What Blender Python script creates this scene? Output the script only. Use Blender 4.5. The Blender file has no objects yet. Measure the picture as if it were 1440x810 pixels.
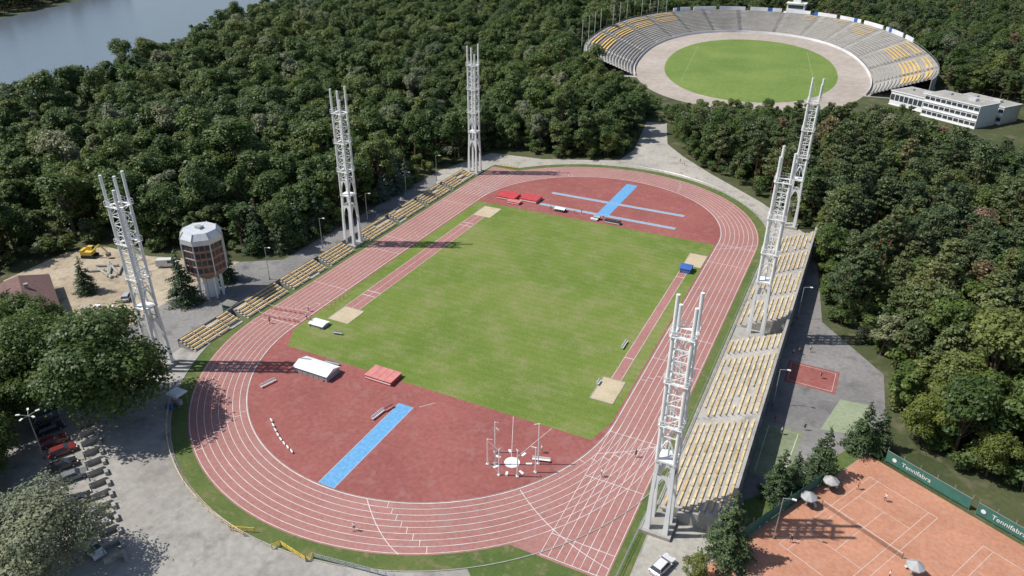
import bpy, math, random
import numpy as np
from mathutils import Vector, Matrix, Euler
random.seed(7); rng=np.random.default_rng(11)
S=bpy.context.scene
COL=S.collection
# ---------------------------------------------------------------- materials
def new_mat(name):
    m=bpy.data.materials.new(name); m.use_nodes=True
    nt=m.node_tree; b=nt.nodes['Principled BSDF']
    return m,nt,b
def noise_node(nt,vec,scale,detail=4,rough=.55):
    n=nt.nodes.new('ShaderNodeTexNoise'); n.inputs['Scale'].default_value=scale
    n.inputs['Detail'].default_value=detail; n.inputs['Roughness'].default_value=rough
    nt.links.new(vec,n.inputs['Vector']); return n.outputs['Fac']
def ramp(nt,fac,stops):
    r=nt.nodes.new('ShaderNodeValToRGB'); cr=r.color_ramp
    while len(cr.elements)<len(stops): cr.elements.new(.5)
    for e,(p,c) in zip(cr.elements,stops):
        e.position=p; e.color=(c[0],c[1],c[2],1)
    nt.links.new(fac,r.inputs['Fac']); return r.outputs['Color']
def mixc(nt,fac,a,b,mode='MIX'):
    m=nt.nodes.new('ShaderNodeMix'); m.data_type='RGBA'; m.blend_type=mode
    for s,v in ((0,fac),(6,a),(7,b)):
        if isinstance(v,bpy.types.NodeSocket): nt.links.new(v,m.inputs[s])
        elif s==0: m.inputs[0].default_value=v
        else: m.inputs[s].default_value=(v[0],v[1],v[2],1)
    return m.outputs[2]
def geo(nt): return nt.nodes.new('ShaderNodeNewGeometry').outputs['Position']
def surf(name,c1,c2,big=.06,small=1.5,rough=.85,c3=None,bump=0,lo=.35,hi=.65):
    m,nt,b=new_mat(name); p=geo(nt)
    n1=noise_node(nt,p,big,6,.6); n2=noise_node(nt,p,small,5,.6)
    col=ramp(nt,n1,[(lo,c1),(hi,c2)])
    v=ramp(nt,n2,[(.3,(.84,.84,.84)),(.7,(1.14,1.14,1.14))])
    col=mixc(nt,1,col,v,'MULTIPLY')
    if c3:
        n3=noise_node(nt,p,big*4.3,5,.65)
        f=ramp(nt,n3,[(.53,(0,0,0)),(.68,(1,1,1))]); col=mixc(nt,f,col,c3)
    nt.links.new(col,b.inputs['Base Color']); b.inputs['Roughness'].default_value=rough
    b.inputs['Specular IOR Level'].default_value=.25
    if bump:
        bp=nt.nodes.new('ShaderNodeBump'); bp.inputs['Strength'].default_value=bump; bp.inputs['Distance'].default_value=.1
        nt.links.new(n2,bp.inputs['Height']); nt.links.new(bp.outputs[0],b.inputs['Normal'])
    return m
def plain(name,c,rough=.6,var=.12,metal=0,scale=.8):
    m,nt,b=new_mat(name); p=geo(nt); n=noise_node(nt,p,scale,4)
    lo=[x*(1-var) for x in c]; hi=[min(1,x*(1+var)) for x in c]
    nt.links.new(ramp(nt,n,[(.3,lo),(.7,hi)]),b.inputs['Base Color'])
    b.inputs['Roughness'].default_value=rough; b.inputs['Metallic'].default_value=metal
    b.inputs['Specular IOR Level'].default_value=.35
    return m
def leaf_mat(name,stops,trans=.38):
    m,nt,b=new_mat(name)
    oi=nt.nodes.new('ShaderNodeObjectInfo'); c=ramp(nt,oi.outputs['Random'],stops)
    tc=nt.nodes.new('ShaderNodeTexCoord')
    n=noise_node(nt,tc.outputs['Object'],.5,4)
    c=mixc(nt,1,c,ramp(nt,n,[(.32,(.66,.72,.66)),(.68,(1.34,1.29,1.12))]),'MULTIPLY')
    g=noise_node(nt,geo(nt),.018,3)
    c=mixc(nt,1,c,ramp(nt,g,[(.35,(.82,.88,.9)),(.65,(1.2,1.14,1.0))]),'MULTIPLY')
    nt.links.new(c,b.inputs['Base Color']); b.inputs['Roughness'].default_value=.5
    b.inputs['Specular IOR Level'].default_value=.4
    t=nt.nodes.new('ShaderNodeBsdfTranslucent'); nt.links.new(c,t.inputs['Color'])
    ms=nt.nodes.new('ShaderNodeMixShader'); ms.inputs[0].default_value=trans
    nt.links.new(b.outputs[0],ms.inputs[1]); nt.links.new(t.outputs[0],ms.inputs[2])
    nt.links.new(ms.outputs[0],nt.nodes['Material Output'].inputs['Surface'])
    return m
M={}
M['ground']=surf('ground_earth',(.045,.06,.022),(.09,.10,.045),.04,1.2,.95,(.14,.125,.075))
M['paving']=surf('worn_paving',(.27,.25,.225),(.39,.37,.335),.05,.9,.9,(.215,.2,.18))
M['asphalt']=surf('asphalt',(.17,.165,.16),(.26,.25,.24),.05,1.2,.9,(.13,.125,.12))
M['plaza']=surf('plaza_concrete',(.34,.32,.28),(.44,.41,.36),.06,1.,.9,(.26,.245,.21))
M['dirt']=surf('sandy_dirt',(.33,.27,.19),(.46,.39,.29),.07,.8,.95,(.22,.18,.12),bump=.4)
M['track']=surf('track_rubber',(.325,.152,.134),(.385,.19,.168),.05,1.6,.85,(.35,.19,.17))
M['dzone']=surf('apron_rubber',(.26,.088,.077),(.32,.11,.096),.07,1.2,.85,(.305,.135,.12))
M['verge']=surf('verge_grass',(.075,.12,.03),(.12,.15,.045),.12,2,.95,(.19,.165,.085))
m,nt,b=new_mat('pitch_grass'); p=geo(nt)
n1=noise_node(nt,p,.04,7,.65); n2=noise_node(nt,p,2.2,4,.6); n3=noise_node(nt,p,.16,8,.75)
c=ramp(nt,n1,[(.32,(.118,.178,.036)),(.5,(.155,.21,.048)),(.66,(.205,.232,.075))])
c=mixc(nt,ramp(nt,n3,[(.48,(0,0,0)),(.68,(.8,.8,.8))]),c,(.225,.232,.105))
w=nt.nodes.new('ShaderNodeTexWave'); w.bands_direction='Y'; w.inputs['Scale'].default_value=.15; w.inputs['Distortion'].default_value=2.5
w.inputs['Detail'].default_value=3; w.inputs['Detail Scale'].default_value=.4
nt.links.new(p,w.inputs['Vector'])
c=mixc(nt,1,c,ramp(nt,w.outputs['Fac'],[(.2,(.96,.97,.96)),(.8,(1.03,1.02,1.02))]),'MULTIPLY')
c=mixc(nt,1,c,ramp(nt,n2,[(.3,(.82,.84,.82)),(.7,(1.15,1.13,1.12))]),'MULTIPLY')
nt.links.new(c,b.inputs['Base Color']); b.inputs['Roughness'].default_value=.95; b.inputs['Specular IOR Level'].default_value=.1
M['pitch']=m
M['fargrass']=surf('bowl_grass',(.125,.195,.04),(.18,.245,.06),.03,.5,.95)
M['fartrack']=surf('speedway_shale',(.36,.31,.26),(.44,.385,.33),.03,.3,.95)
M['line']=plain('white_line_paint',(.64,.58,.55),.8,.18,scale=.5)
M['fline']=plain('faint_chalk_line',(.30,.36,.2),.8,.16,scale=.5)
M['blue']=plain('blue_runway',(.13,.34,.58),.7,.16,scale=1.5)
M['paleblue']=plain('pale_blue_runway',(.26,.38,.50),.7,.1)
M['sand']=surf('pit_sand',(.46,.38,.25),(.54,.45,.31),.3,4,.95)
M['concrete']=surf('concrete',(.31,.295,.265),(.42,.40,.36),.15,2,.9,(.24,.23,.21))
M['lconcrete']=surf('pale_terrace_concrete',(.33,.31,.285),(.44,.42,.39),.05,1,.9,(.26,.245,.22))
M['dconcrete']=surf('dark_concrete',(.16,.155,.145),(.24,.23,.21),.2,2,.9)
M['white']=plain('white_paint',(.78,.78,.76),.5,.06,scale=.4)
M['ybench']=plain('yellow_bench',(.60,.48,.27),.65,.3,scale=.6)
M['obench']=plain('ochre_bench',(.56,.40,.18),.65,.3,scale=.6)
M['yellow']=plain('yellow_paint',(.66,.47,.09),.5,.15)
M['oseat']=plain('orange_yellow_seats',(.72,.46,.12),.6,.2,scale=.3)
M['red']=plain('red_mat_cover',(.50,.06,.065),.6,.15)
M['pink']=plain('faded_red_cover',(.56,.22,.20),.6,.15)
M['black']=plain('black_rubber',(.03,.03,.03),.8,.2)
M['grey']=plain('grey_paint',(.35,.35,.36),.5,.1)
M['steel']=plain('galvanised_steel',(.45,.46,.47),.4,.08,.5)
M['bark']=plain('bark',(.12,.085,.06),.9,.3,scale=3)
M['pinebark']=plain('pine_bark',(.20,.11,.065),.9,.3,scale=3)
M['clay']=surf('clay_court',(.42,.20,.125),(.51,.25,.16),.15,1.5,.95,(.45,.25,.17))
M['gcourt']=surf('green_court',(.17,.21,.12),(.23,.26,.16),.2,1.5,.9,(.27,.26,.2))
M['lgcourt']=surf('pale_green_court',(.24,.29,.18),(.3,.33,.22),.2,1.5,.9)
M['banner']=plain('green_windbreak',(.05,.16,.13),.7,.15)
M['hoarding']=plain('white_hoarding',(.72,.72,.74),.6,.15,scale=.08)
M['roofbrown']=plain('brown_roof',(.17,.10,.09),.8,.2,scale=1.5)
M['glass']=plain('window_glass',(.05,.06,.075),.1,.2)
M['brown']=plain('bronze_cladding',(.30,.16,.09),.4,.35,scale=1.2)
M['silver']=plain('silver_roof',(.62,.63,.64),.35,.12,.2)
M['parasol']=plain('grey_canvas',(.40,.40,.39),.8,.12)
M['skin']=plain('skin',(.55,.33,.24),.6,.05)
M['hair']=plain('hair',(.05,.03,.02),.8,.1)
M['shirt']=plain('shirt_white',(.7,.7,.7),.8,.05); M['shirt2']=plain('shirt_dark',(.04,.05,.10),.8,.05)
M['shorts']=plain('shorts',(.03,.03,.04),.8,.05)
M['bluecover']=plain('blue_cover',(.04,.12,.40),.6,.15)
M['leaf_d']=leaf_mat('foliage_deciduous',[(0,(.062,.105,.034)),(.2,(.105,.158,.046)),(.4,(.080,.130,.038)),(.6,(.125,.172,.054)),(.8,(.155,.19,.066)),(.92,(.105,.155,.05)),(.955,(.19,.215,.135)),(1,(.23,.25,.175))])
M['leaf_p']=leaf_mat('foliage_pine',[(0,(.080,.116,.056)),(.5,(.098,.134,.062)),(.85,(.118,.154,.068)),(.95,(.15,.168,.072)),(.975,(.21,.15,.10)),(1,(.22,.15,.105))],.28)
M['leaf_s']=leaf_mat('foliage_spruce',[(0,(.05,.088,.04)),(1,(.07,.108,.05))],.18)
M['leaf_b']=leaf_mat('foliage_blue_spruce',[(0,(.085,.125,.115)),(1,(.105,.145,.13))],.1)
M['leaf_l']=leaf_mat('foliage_light',[(0,(.14,.175,.045)),(1,(.165,.195,.06))])
M['leaf_g']=leaf_mat('foliage_broad',[(0,(.09,.14,.036)),(1,(.12,.165,.045))])
M['leaf_w']=leaf_mat('foliage_silver',[(0,(.22,.24,.17)),(1,(.25,.27,.19))])
for i,c in enumerate([(.42,.42,.42),(.03,.03,.035),(.19,.03,.03),(.65,.65,.65),(.05,.07,.14),(.18,.19,.2)]):
    m,nt,b=new_mat('car_paint_%s'%'abcdef'[i]); b.inputs['Base Color'].default_value=(*c,1); b.inputs['Roughness'].default_value=.28
    b.inputs['Coat Weight'].default_value=.5; M['car%d'%i]=m
# ---------------------------------------------------------------- mesh builder
class MB:
    def __init__(s): s.v=[];s.f=[];s.m=[];s.mats=[]
    def mi(s,k):
        if k not in s.mats: s.mats.append(k)
        return s.mats.index(k)
    def face(s,pts,k):
        n=len(s.v); s.v+= [tuple(p) for p in pts]; s.f.append(tuple(range(n,n+len(pts)))); s.m.append(s.mi(k))
    def box(s,c,size,k,rz=0,taper=1):
        hx,hy,hz=size[0]/2,size[1]/2,size[2]/2; cs,sn=math.cos(rz),math.sin(rz); n=len(s.v)
        for z in (-hz,hz):
            t=taper if z>0 else 1
            for x,y in ((-hx,-hy),(hx,-hy),(hx,hy),(-hx,hy)):
                x*=t;y*=t
                s.v.append((c[0]+x*cs-y*sn,c[1]+x*sn+y*cs,c[2]+z))
        for q in ((3,2,1,0),(4,5,6,7),(0,1,5,4),(1,2,6,5),(2,3,7,6),(3,0,4,7)):
            s.f.append(tuple(n+i for i in q)); s.m.append(s.mi(k))
    def cyl(s,p0,p1,r0,r1,k,n=8,cap=True):
        p0=Vector(p0);p1=Vector(p1); d=(p1-p0).normalized()
        a=d.cross(Vector((0,0,1)) if abs(d.z)<.9 else Vector((1,0,0))).normalized(); b=d.cross(a)
        o=len(s.v); mi=s.mi(k)
        for p,r in ((p0,r0),(p1,r1)):
            for i in range(n):
                t=2*math.pi*i/n; s.v.append(tuple(p+a*math.cos(t)*r+b*math.sin(t)*r))
        for i in range(n):
            j=(i+1)%n; s.f.append((o+i,o+j,o+n+j,o+n+i)); s.m.append(mi)
        if cap:
            s.f.append(tuple(o+i for i in range(n-1,-1,-1))); s.m.append(mi)
            s.f.append(tuple(o+n+i for i in range(n))); s.m.append(mi)
    def ribbon(s,pts,w,z,k,closed=False):
        P=[Vector((p[0],p[1])) for p in pts]; n=len(P); L=[];R=[]
        for i in range(n):
            if closed: a,b=P[i-1],P[(i+1)%n]
            else: a,b=P[max(i-1,0)],P[min(i+1,n-1)]
            d=(b-a).normalized(); nn=Vector((-d.y,d.x))*w/2
            L.append(P[i]+nn);R.append(P[i]-nn)
        for i in range(n if closed else n-1):
            j=(i+1)%n; s.face([(R[i].x,R[i].y,z),(R[j].x,R[j].y,z),(L[j].x,L[j].y,z),(L[i].x,L[i].y,z)],k)
    def wall(s,pts,w,z0,z1,k):
        for a,b in zip(pts[:-1],pts[1:]):
            L=math.dist(a,b); s.box(((a[0]+b[0])/2,(a[1]+b[1])/2,(z0+z1)/2),(L,w,z1-z0),k,math.atan2(b[1]-a[1],b[0]-a[0]))
    def obj(s,name,loc=(0,0,0),rz=0,parent=None,smooth=False,link=True):
        me=bpy.data.meshes.new(name); me.from_pydata(s.v,[],s.f)
        for k in s.mats: me.materials.append(M[k])
        me.polygons.foreach_set('material_index',s.m)
        if smooth: me.polygons.foreach_set('use_smooth',[True]*len(s.f))
        me.update(); o=bpy.data.objects.new(name,me); o.location=loc; o.rotation_euler=(0,0,rz)
        if link: COL.objects.link(o)
        if parent: o.parent=parent
        return o
def dup(o,name,loc,rz=0,sc=1,link=True):
    n=bpy.data.objects.new(name,o.data); n.location=loc; n.rotation_euler=(0,0,rz)
    n.scale=(sc,sc,sc) if not isinstance(sc,tuple) else sc
    if link: COL.objects.link(n)
    return n
def empty(name,loc=(0,0,0)):
    e=bpy.data.objects.new(name,None); e.location=loc; COL.objects.link(e); return e
def poly(name,pts,z,k):
    import bmesh
    bm=bmesh.new(); vs=[bm.verts.new((x,y,z)) for x,y in pts]; f=bm.faces.new(vs)
    bm.normal_update()
    if f.normal.z<0: f.normal_flip()
    bmesh.ops.triangulate(bm,faces=bm.faces[:])
    me=bpy.data.meshes.new(name); bm.to_mesh(me); bm.free(); me.materials.append(M[k])
    o=bpy.data.objects.new(name,me); COL.objects.link(o); return o
HL=42.195
def oval(R,n=64,y0=HL):
    pts=[(R*math.cos(t),y0+R*math.sin(t)) for t in np.linspace(0,math.pi,n)]
    pts+=[(R*math.cos(t),-y0+R*math.sin(t)) for t in np.linspace(math.pi,2*math.pi,n)]
    return pts
# ---------------------------------------------------------------- ground surfaces
poly('ground',[(-4000,-4000),(4000,-4000),(4000,4000),(-4000,4000)],0,'ground')
poly('parking_pavement',[(-66,-70),(-64,-90),(-48,-104),(-30,-116),(-10,-135),(60,-135),(58,-60),(50,-60),(40,-40),(-52,-50),(-52,-66)],.01,'paving')
poly('road',[(-51.5,-66),(-51.5,66),(-61,60),(-61,-18),(-70,-24),(-78,-36),(-76,-56),(-66,-70)],.014,'asphalt')
poly('dirt_lot',[(-113,-57),(-114,-40),(-108,-33),(-93,-32),(-70,-24),(-70,-44),(-68,-60),(-85,-70),(-100,-69)],.018,'dirt')
poly('plaza_pavement',[(-61,58),(-54,84),(-35,86),(-10,97),(-9,112),(-16,150),(-8,152),(0,124),(9,112),(21,99),(42,78.5),(60,56),(60,40),(40,40),(-51,40)],.016,'plaza')
poly('service_yard_pavement',[(58,56),(61,52),(62,41),(66,11),(79,-5),(80,-24),(77,-33),(63,-60),(62,-140),(57,-140)],.012,'asphalt')
poly('walkway_pavement',[(49.4,-60.5),(59.4,-61.2),(58.5,-70),(52,-84),(45,-95),(42,-95),(49.4,-80)],.0145,'plaza')
poly('planting_strip',[(60.2,-68),(62.6,-58.8),(76.3,-33.4),(74.5,-31.5),(66,-46.2),(60.6,-52),(60,-60)],.020,'verge')
poly('verge',oval(49.3),.022,'verge')
poly('verge_strip',[(44,-42),(49,-42),(49.2,-79),(30,-84),(20,-75)],.019,'verge')
poly('verge_strip',[(-49.6,40),(-34,40),(-34,74),(-47,73)],.0195,'verge')
poly('track_chute',[(30,-76.2),(46.5,-76.2),(46.5,-30),(30,-30)],.026,'track')
poly('track_chute',[(-46.5,30),(-30,30),(-30,71),(-46.5,71)],.026,'track')
poly('running_track',oval(46.55),.032,'track')
poly('field_apron',oval(36.3),.037,'dzone')
poly('pitch',[(-32.6,-49.2),(-35.9,-43),(-35.9,40.2),(35.9,40.9),(35.9,-43),(34.3,-49.2)],.042,'pitch')
poly('long_jump_runway',[(-32.2,-30.4),(-28.2,-30.4),(-28.2,30),(-32.2,30)],.048,'track')
poly('long_jump_runway',[(31.3,-30.4),(33.4,-30.4),(33.4,25.2),(31.3,25.2)],.048,'track')
def pit(x0,x1,y0,y1):
    b=MB(); b.face([(x0,y0,.055),(x1,y0,.055),(x1,y1,.055),(x0,y1,.055)],'sand')
    for a,c in (((x0,y0),(x1,y0)),((x1,y0),(x1,y1)),((x1,y1),(x0,y1)),((x0,y1),(x0,y0))): b.wall([a,c],.12,.04,.11,'lconcrete')
    b.obj('sand_pit')
pit(-32.2,-26.8,-36.6,-30.5); pit(-32.2,-26.6,30,37.6); pit(29.8,34.3,-38,-30.4); pit(31.2,35.7,25.2,32.8)
poly('blue_runway',[(-1.1,-78.3),(2.1,-78.3),(2.1,-55.2),(-1.1,-55.2)],.046,'blue')
poly('blue_runway',[(0,46.3),(3.6,46.3),(3.6,75.3),(0,75.3)],.052,'blue')
for y in (57,46.8): 
    poly('javelin_runway',[(-18.5,y-.6),(23.5,y-.6),(23.5,y+.6),(-18.5,y+.6)],.047,'paleblue')
b=MB()
for y in (57,46.8):
    for s in (-.68,.68): b.ribbon([(-18.5,y+s),(23.5,y+s)],.1,.058,'line')
for i in range(9):
    b.ribbon(oval(36.5+i*1.22,90),.10 if i else .16,.06,'line',True)
for i in range(9):
    x=36.5+i*1.22
    b.ribbon([(x,-42.5),(x,-75.8)],.10,.062,'line'); b.ribbon([(-x,42.5),(-x,70.6)],.10,.062,'line')
b.ribbon([(46.3,-75.8),(36.5,-75.8)],.12,.064,'line')
def cross(x0,x1,y,w=.12): b.ribbon([(x0,y),(x1,y)],w,.064,'line')
for y in (-57.8,-71.5,-45.5,42.2,41.3,-19.5,-9,30): cross(36.5,46.3,y)
for y in (-42.2,-24,6,36,52.5,-2): cross(-36.5,-46.3,y)
def radial(a,r0,r1,yc,w=.12):
    b.ribbon([(r0*math.cos(a),yc+r0*math.sin(a)),(r1*math.cos(a),yc+r1*math.sin(a))],w,.064,'line')
for i in range(8):
    r=36.5+i*1.22
    for base,st,yc in ((-.35,.085,-HL),(-1.25,.05,-HL),(-2.3,.05,-HL),(.5,.06,HL),(2.1,.05,HL),(1.1,.04,HL)):
        radial(base+i*st*.5,r+.05,r+1.17,yc,.11)
    for y0 in (-30,12): b.ribbon([(-r-.05,y0-i*2.2),(-r-1.17,y0-i*2.2)],.12,.064,'line')
    b.ribbon([(r+.05,-28+i*1.2),(r+1.17,-28+i*1.2)],.12,.064,'line')
for (ax,ay,bx,by,cx,cy) in ((28.5,-65.5,36,-72,46.2,-74),(36.5,-52,42,-49,46.3,-44.5),(8,-77.8,14,-83.5,18.5,-84.8),(36.5,38,41,41,46.2,46)):
    pts=[((1-t)**2*ax+2*t*(1-t)*bx+t*t*cx,(1-t)**2*ay+2*t*(1-t)*by+t*t*cy) for t in np.linspace(0,1,14)]
    b.ribbon(pts,.12,.067,'line')
for x in (-32.1,-30.2,-28.3,31.4,33.3): b.ribbon([(x,-30.3),(x,29.8 if x<0 else 25)],.09,.062,'line')
for y in (-24,-22,22,24): b.ribbon([(-32,y),(-28.4,y)],.2,.066,'line')
for y in (-22,18): b.ribbon([(31.4,y),(33.3,y)],.2,.066,'line')
b.ribbon([(24.4,-60.3),(19.5,-49.4)],.08,.064,'line'); b.ribbon([(24.4,-60.3),(27,-49.4)],.08,.064,'line')
b.ribbon([(2.9,-54.6),(4.9,-52.2)],.1,.064,'line')
for x in (-1.0,2.0): b.ribbon([(x,-78.2),(x,-55.3)],.07,.064,'line')
b.obj('track_markings')
b=MB(); pp=oval(36.32,70); b.wall(pp+[pp[0]],.07,.04,.09,'concrete'); b.obj('track_kerb')
b=MB(); pp=oval(49.4,60); b.wall(pp[60:120],.15,.0,.12,'concrete'); b.obj('verge_kerb')
b=MB(); pp=[(49.1*math.cos(a),HL+49.1*math.sin(a)) for a in np.linspace(.05,2.0,44)]
for p,q in zip(pp[:-1],pp[1:]):
    b.cyl((*p,.95),(*q,.95),.035,.035,'steel',4,False); b.cyl((*p,0),(*p,.97),.035,.035,'steel',4)
b.obj('track_railing')
poly('red_sports_pad',[(61.6,-16),(71,-16.3),(71.2,-8.2),(61.5,-8)],.02,'dzone')
poly('green_court',[(60.2,-45.5),(66,-44.5),(67,-31),(60.5,-30.5)],.0225,'gcourt')
poly('green_court',[(69.5,-28.5),(76.5,-27),(77,-17),(72,-17.5)],.0225,'lgcourt')
b=MB()
for p in ([(61,-44.5),(65.3,-43.9),(66.2,-31.6),(61.2,-31.2)],[(62.2,-15.3),(70.3,-15.6),(70.5,-8.9),(62.1,-8.7)]):
    b.ribbon(p,.1,.03,'line',True)
b.obj('court_markings')
# ---------------------------------------------------------------- tennis court
th=math.radians(-28); C0=Vector((77.5,-32)); U=Vector((math.cos(th),math.sin(th)))
V=Vector((-.469,-.883))
def cw(u,v): q=C0+U*u+V*v; return (q.x,q.y)
poly('tennis_court',[cw(-.3,0),cw(60,0),cw(60,46),cw(-.3,46)],.024,'clay')
b=MB()
for uc in (8.6,26.2,43.8):
    for du in (-5.485,-4.115,4.115,5.485): b.ribbon([cw(uc+du,16.6-11.88),cw(uc+du,16.6+11.88)],.055,.03,'line')
    for dv in (-11.88,11.88): b.ribbon([cw(uc-5.485,16.6+dv),cw(uc+5.485,16.6+dv)],.07,.032,'line')
    for dv in (-6.4,6.4): b.ribbon([cw(uc-4.115,16.6+dv),cw(uc+4.115,16.6+dv)],.055,.032,'line')
    b.ribbon([cw(uc,16.6-6.4),cw(uc,16.6+6.4)],.055,.034,'line')
b.obj('tennis_court_lines')
for uc in (8.6,26.2):
    b=MB()
    for du in (-6.4,6.4):
        q=cw(uc+du,16.6); b.cyl((q[0],q[1],0),(q[0],q[1],1.07),.06,.06,'banner')
    q0=cw(uc-6.4,16.6);q1=cw(uc+6.4,16.6)
    b.wall([q0,q1],.02,.93,1.0,'white')
    for i in range(9): b.wall([q0,q1],.008,.08+i*.096,.088+i*.096,'black')
    for i in range(0,97):
        t=i/96; x=q0[0]*(1-t)+q1[0]*t; y=q0[1]*(1-t)+q1[1]*t; b.box((x,y,.5),(.008,.008,.84),'black')
    b.obj('tennis_net')
fe=empty('windbreak_fence')
b=MB()
seg=[(2.5,-.8),(16,-.8)],[(17,-.8),(40,-.8)]
for (a,c) in seg:
    p0=cw(*a);p1=cw(*c); b.wall([p0,p1],.05,.25,2.3,'banner'); b.wall([p0,p1],.07,2.3,2.36,'steel')
    n=int((c[0]-a[0])/2.5)
    for i in range(n+1):
        q=cw(a[0]+(c[0]-a[0])*i/n,-.87); b.cyl((q[0],q[1],0),(q[0],q[1],3),.05,.05,'steel',6)
o=b.obj('banner_fence',parent=fe)
def text(body,loc,rz,size,mat,parent):
    cu=bpy.data.curves.new('lettering','FONT'); cu.body=body; cu.size=size; cu.align_x='CENTER'; cu.extrude=.004
    o=bpy.data.objects.new('banner_lettering',cu); o.location=loc; o.rotation_euler=(math.pi/2,0,rz); cu.materials.append(M[mat]); COL.objects.link(o); o.parent=parent
for u in (7.5,21.5):
    q=cw(u,-.74); text('Tennifabra',(q[0],q[1],.9),th,1.12,'white',fe)
    q=cw(u-3.6,-.74); bb=MB(); bb.cyl((q[0],q[1],1.25),(q[0]+V.x*.02,q[1]+V.y*.02,1.25),.36,.36,'white',16); bb.obj('round_mark',parent=fe)
b=MB(); b.wall([cw(-.6,12),cw(-.6,36)],.05,.2,2.2,'banner')
for i in range(9):
    q=cw(-.7,12+i*3); b.cyl((q[0],q[1],0),(q[0],q[1],2.9),.05,.05,'steel',6)
b.obj('court_fence')
def umbrella(x,y):
    b=MB(); b.cyl((0,0,0),(0,0,2.5),.04,.04,'steel',6); b.cyl((0,0,0),(0,0,.12),.35,.3,'dconcrete',10)
    n=8
    for i in range(n):
        a0,a1=2*math.pi*i/n,2*math.pi*(i+1)/n; r=1.25
        p0=(r*math.cos(a0),r*math.sin(a0),1.9);p1=(r*math.cos(a1),r*math.sin(a1),1.9)
        b.face([p0,p1,(0,0,2.7)],'parasol' if i%2 else 'grey'); b.face([(p0[0],p0[1],1.73),(p1[0],p1[1],1.73),p1,p0],'parasol')
    b.box((1.1,0,.45),(.4,1.3,.06),'white'); b.box((1.1,-.5,.22),(.3,.08,.42),'grey'); b.box((1.1,.5,.22),(.3,.08,.42),'grey')
    b.obj('parasol',(x,y,0),random.random()*3)
for u,v in ((.9,12.7),(.9,18.6),(17.4,18.2)): umbrella(*cw(u,v))
# ---------------------------------------------------------------- towers
def tower_mesh():
    b=MB(); W0,W1=1.75,1.38
    b.box((0,0,.3),(4.6,4.6,.6),'concrete')
    cs=[(1,1),(-1,1),(-1,-1),(1,-1)]
    for sx,sy in cs:
        for z0,z1,w0,w1,a0,a1 in ((.5,7,W0,W0-.15,.78,.5),(7,14.2,W0-.15,W1,.5,.54)):
            n=len(b.v)
            for z,w,a in ((z0,w0,a0),(z1,w1,a1)):
                for dx,dy in ((0,0),(-a*sx,0),(-a*sx,-a*sy),(0,-a*sy)): b.v.append((sx*w+dx,sy*w+dy,z))
            for q in ((0,1,2,3),(4,5,6,7),(0,1,5,4),(1,2,6,5),(2,3,7,6),(3,0,4,7)): b.f.append(tuple(n+i for i in q)); b.m.append(b.mi('white'))
    def spandrel(zb,zt,rise,half):
        for k in range(4):
            a=k*math.pi/2; N=10; O=W1+.06; I=W1-.2
            for i in range(N):
                x0=-half+2*half*i/N; x1=-half+2*half*(i+1)/N
                g=lambda x: zb+rise*(1-(abs(x)/half)**1.9)
                lo=[(x0,g(x0)),(x1,g(x1))]
                R_=lambda P:[(p[0]*math.cos(a)-p[1]*math.sin(a),p[0]*math.sin(a)+p[1]*math.cos(a),p[2]) for p in P]
                for off in (O,I):
                    b.face(R_([(x0,off,lo[0][1]),(x1,off,lo[1][1]),(x1,off,zt),(x0,off,zt)]),'white')
                b.face(R_([(x0,O,lo[0][1]),(x1,O,lo[1][1]),(x1,I,lo[1][1]),(x0,I,lo[0][1])]),'white')
    spandrel(6.5,11.4,4.5,1.36)
    b.box((0,0,14.1),(3.0,3.0,.35),'white')
    tops=[41.6,40.2,41.2,38.8]
    h=1.24
    for (sx,sy),t in zip(cs,tops):
        b.cyl((sx*h,sy*h,13.8),(sx*h,sy*h,t),.29,.26,'white',12)
    for k in range(4):
        a=k*math.pi/2
        def rot(x,y,z): return (x*math.cos(a)-y*math.sin(a),x*math.sin(a)+y*math.cos(a),z)
        pts=[rot(-h+2*h*t, h+.02, 14.6+3.4*math.sin(math.pi*t)) for t in np.linspace(0,1,9)]
        for p,q in zip(pts[:-1],pts[1:]): b.cyl(p,q,.14,.14,'white',6,False)
        z=18.6; j=0
        while z<35:
            b.box(rot(0,h,z),(2*h-.4,.12,.17),'white',a)
            if j%2==0: b.cyl(rot(-h,h,z),rot(h,h,z+1.85),.05,.05,'white',5,False)
            else: b.cyl(rot(h,h,z),rot(-h,h,z+1.85),.05,.05,'white',5,False)
            z+=1.85; j+=1
        for zp in (20.45,27.85,35.3):
            o=h+.42
            b.box(rot(0,o,zp+1.0),(2*o+.05,.05,.05),'white',a); b.box(rot(0,o,zp+.5),(2*o+.05,.04,.04),'white',a)
            for t in (-1,-.33,.33,1): b.box(rot(t*o*.98,o,zp+.5),(.05,.05,1.0),'white',a)
    for zp in (20.45,27.85,35.3):
        o=h+.42
        for (x,y,sx,sy) in ((0,o-.3,2*o,.6),(0,-o+.3,2*o,.6),(o-.3,0,.6,2*o-1.2),(-o+.3,0,.6,2*o-1.2)): b.box((x,y,zp),(sx,sy,.08),'white')
    b.cyl((0,0,14.2),(0,0,35.2),.13,.13,'white',8)
    z=15.5
    while z<35:
        b.box((.5,0,z),(.06,.5,.05),'white'); z+=.6
    for y in (-.25,.25): b.box((.5,y,25),(.05,.05,20),'white')
    return b
tw=None
for x,y,rz,sz in ((-49.9,-66,0,.965),(-50.9,-2.2,.0,1),(-49.2,62.6,.0,1),(50.2,-63.2,math.pi,.955),(53.7,-3.0,math.pi/2,1),(52,63.5,math.pi,1)):
    if tw is None: tw=tower_mesh().obj('floodlight_tower',(x,y,0),rz); tw.scale=(1,1,sz)
    else: dup(tw,'floodlight_tower',(x,y,0),rz,(1,1,sz))
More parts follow.
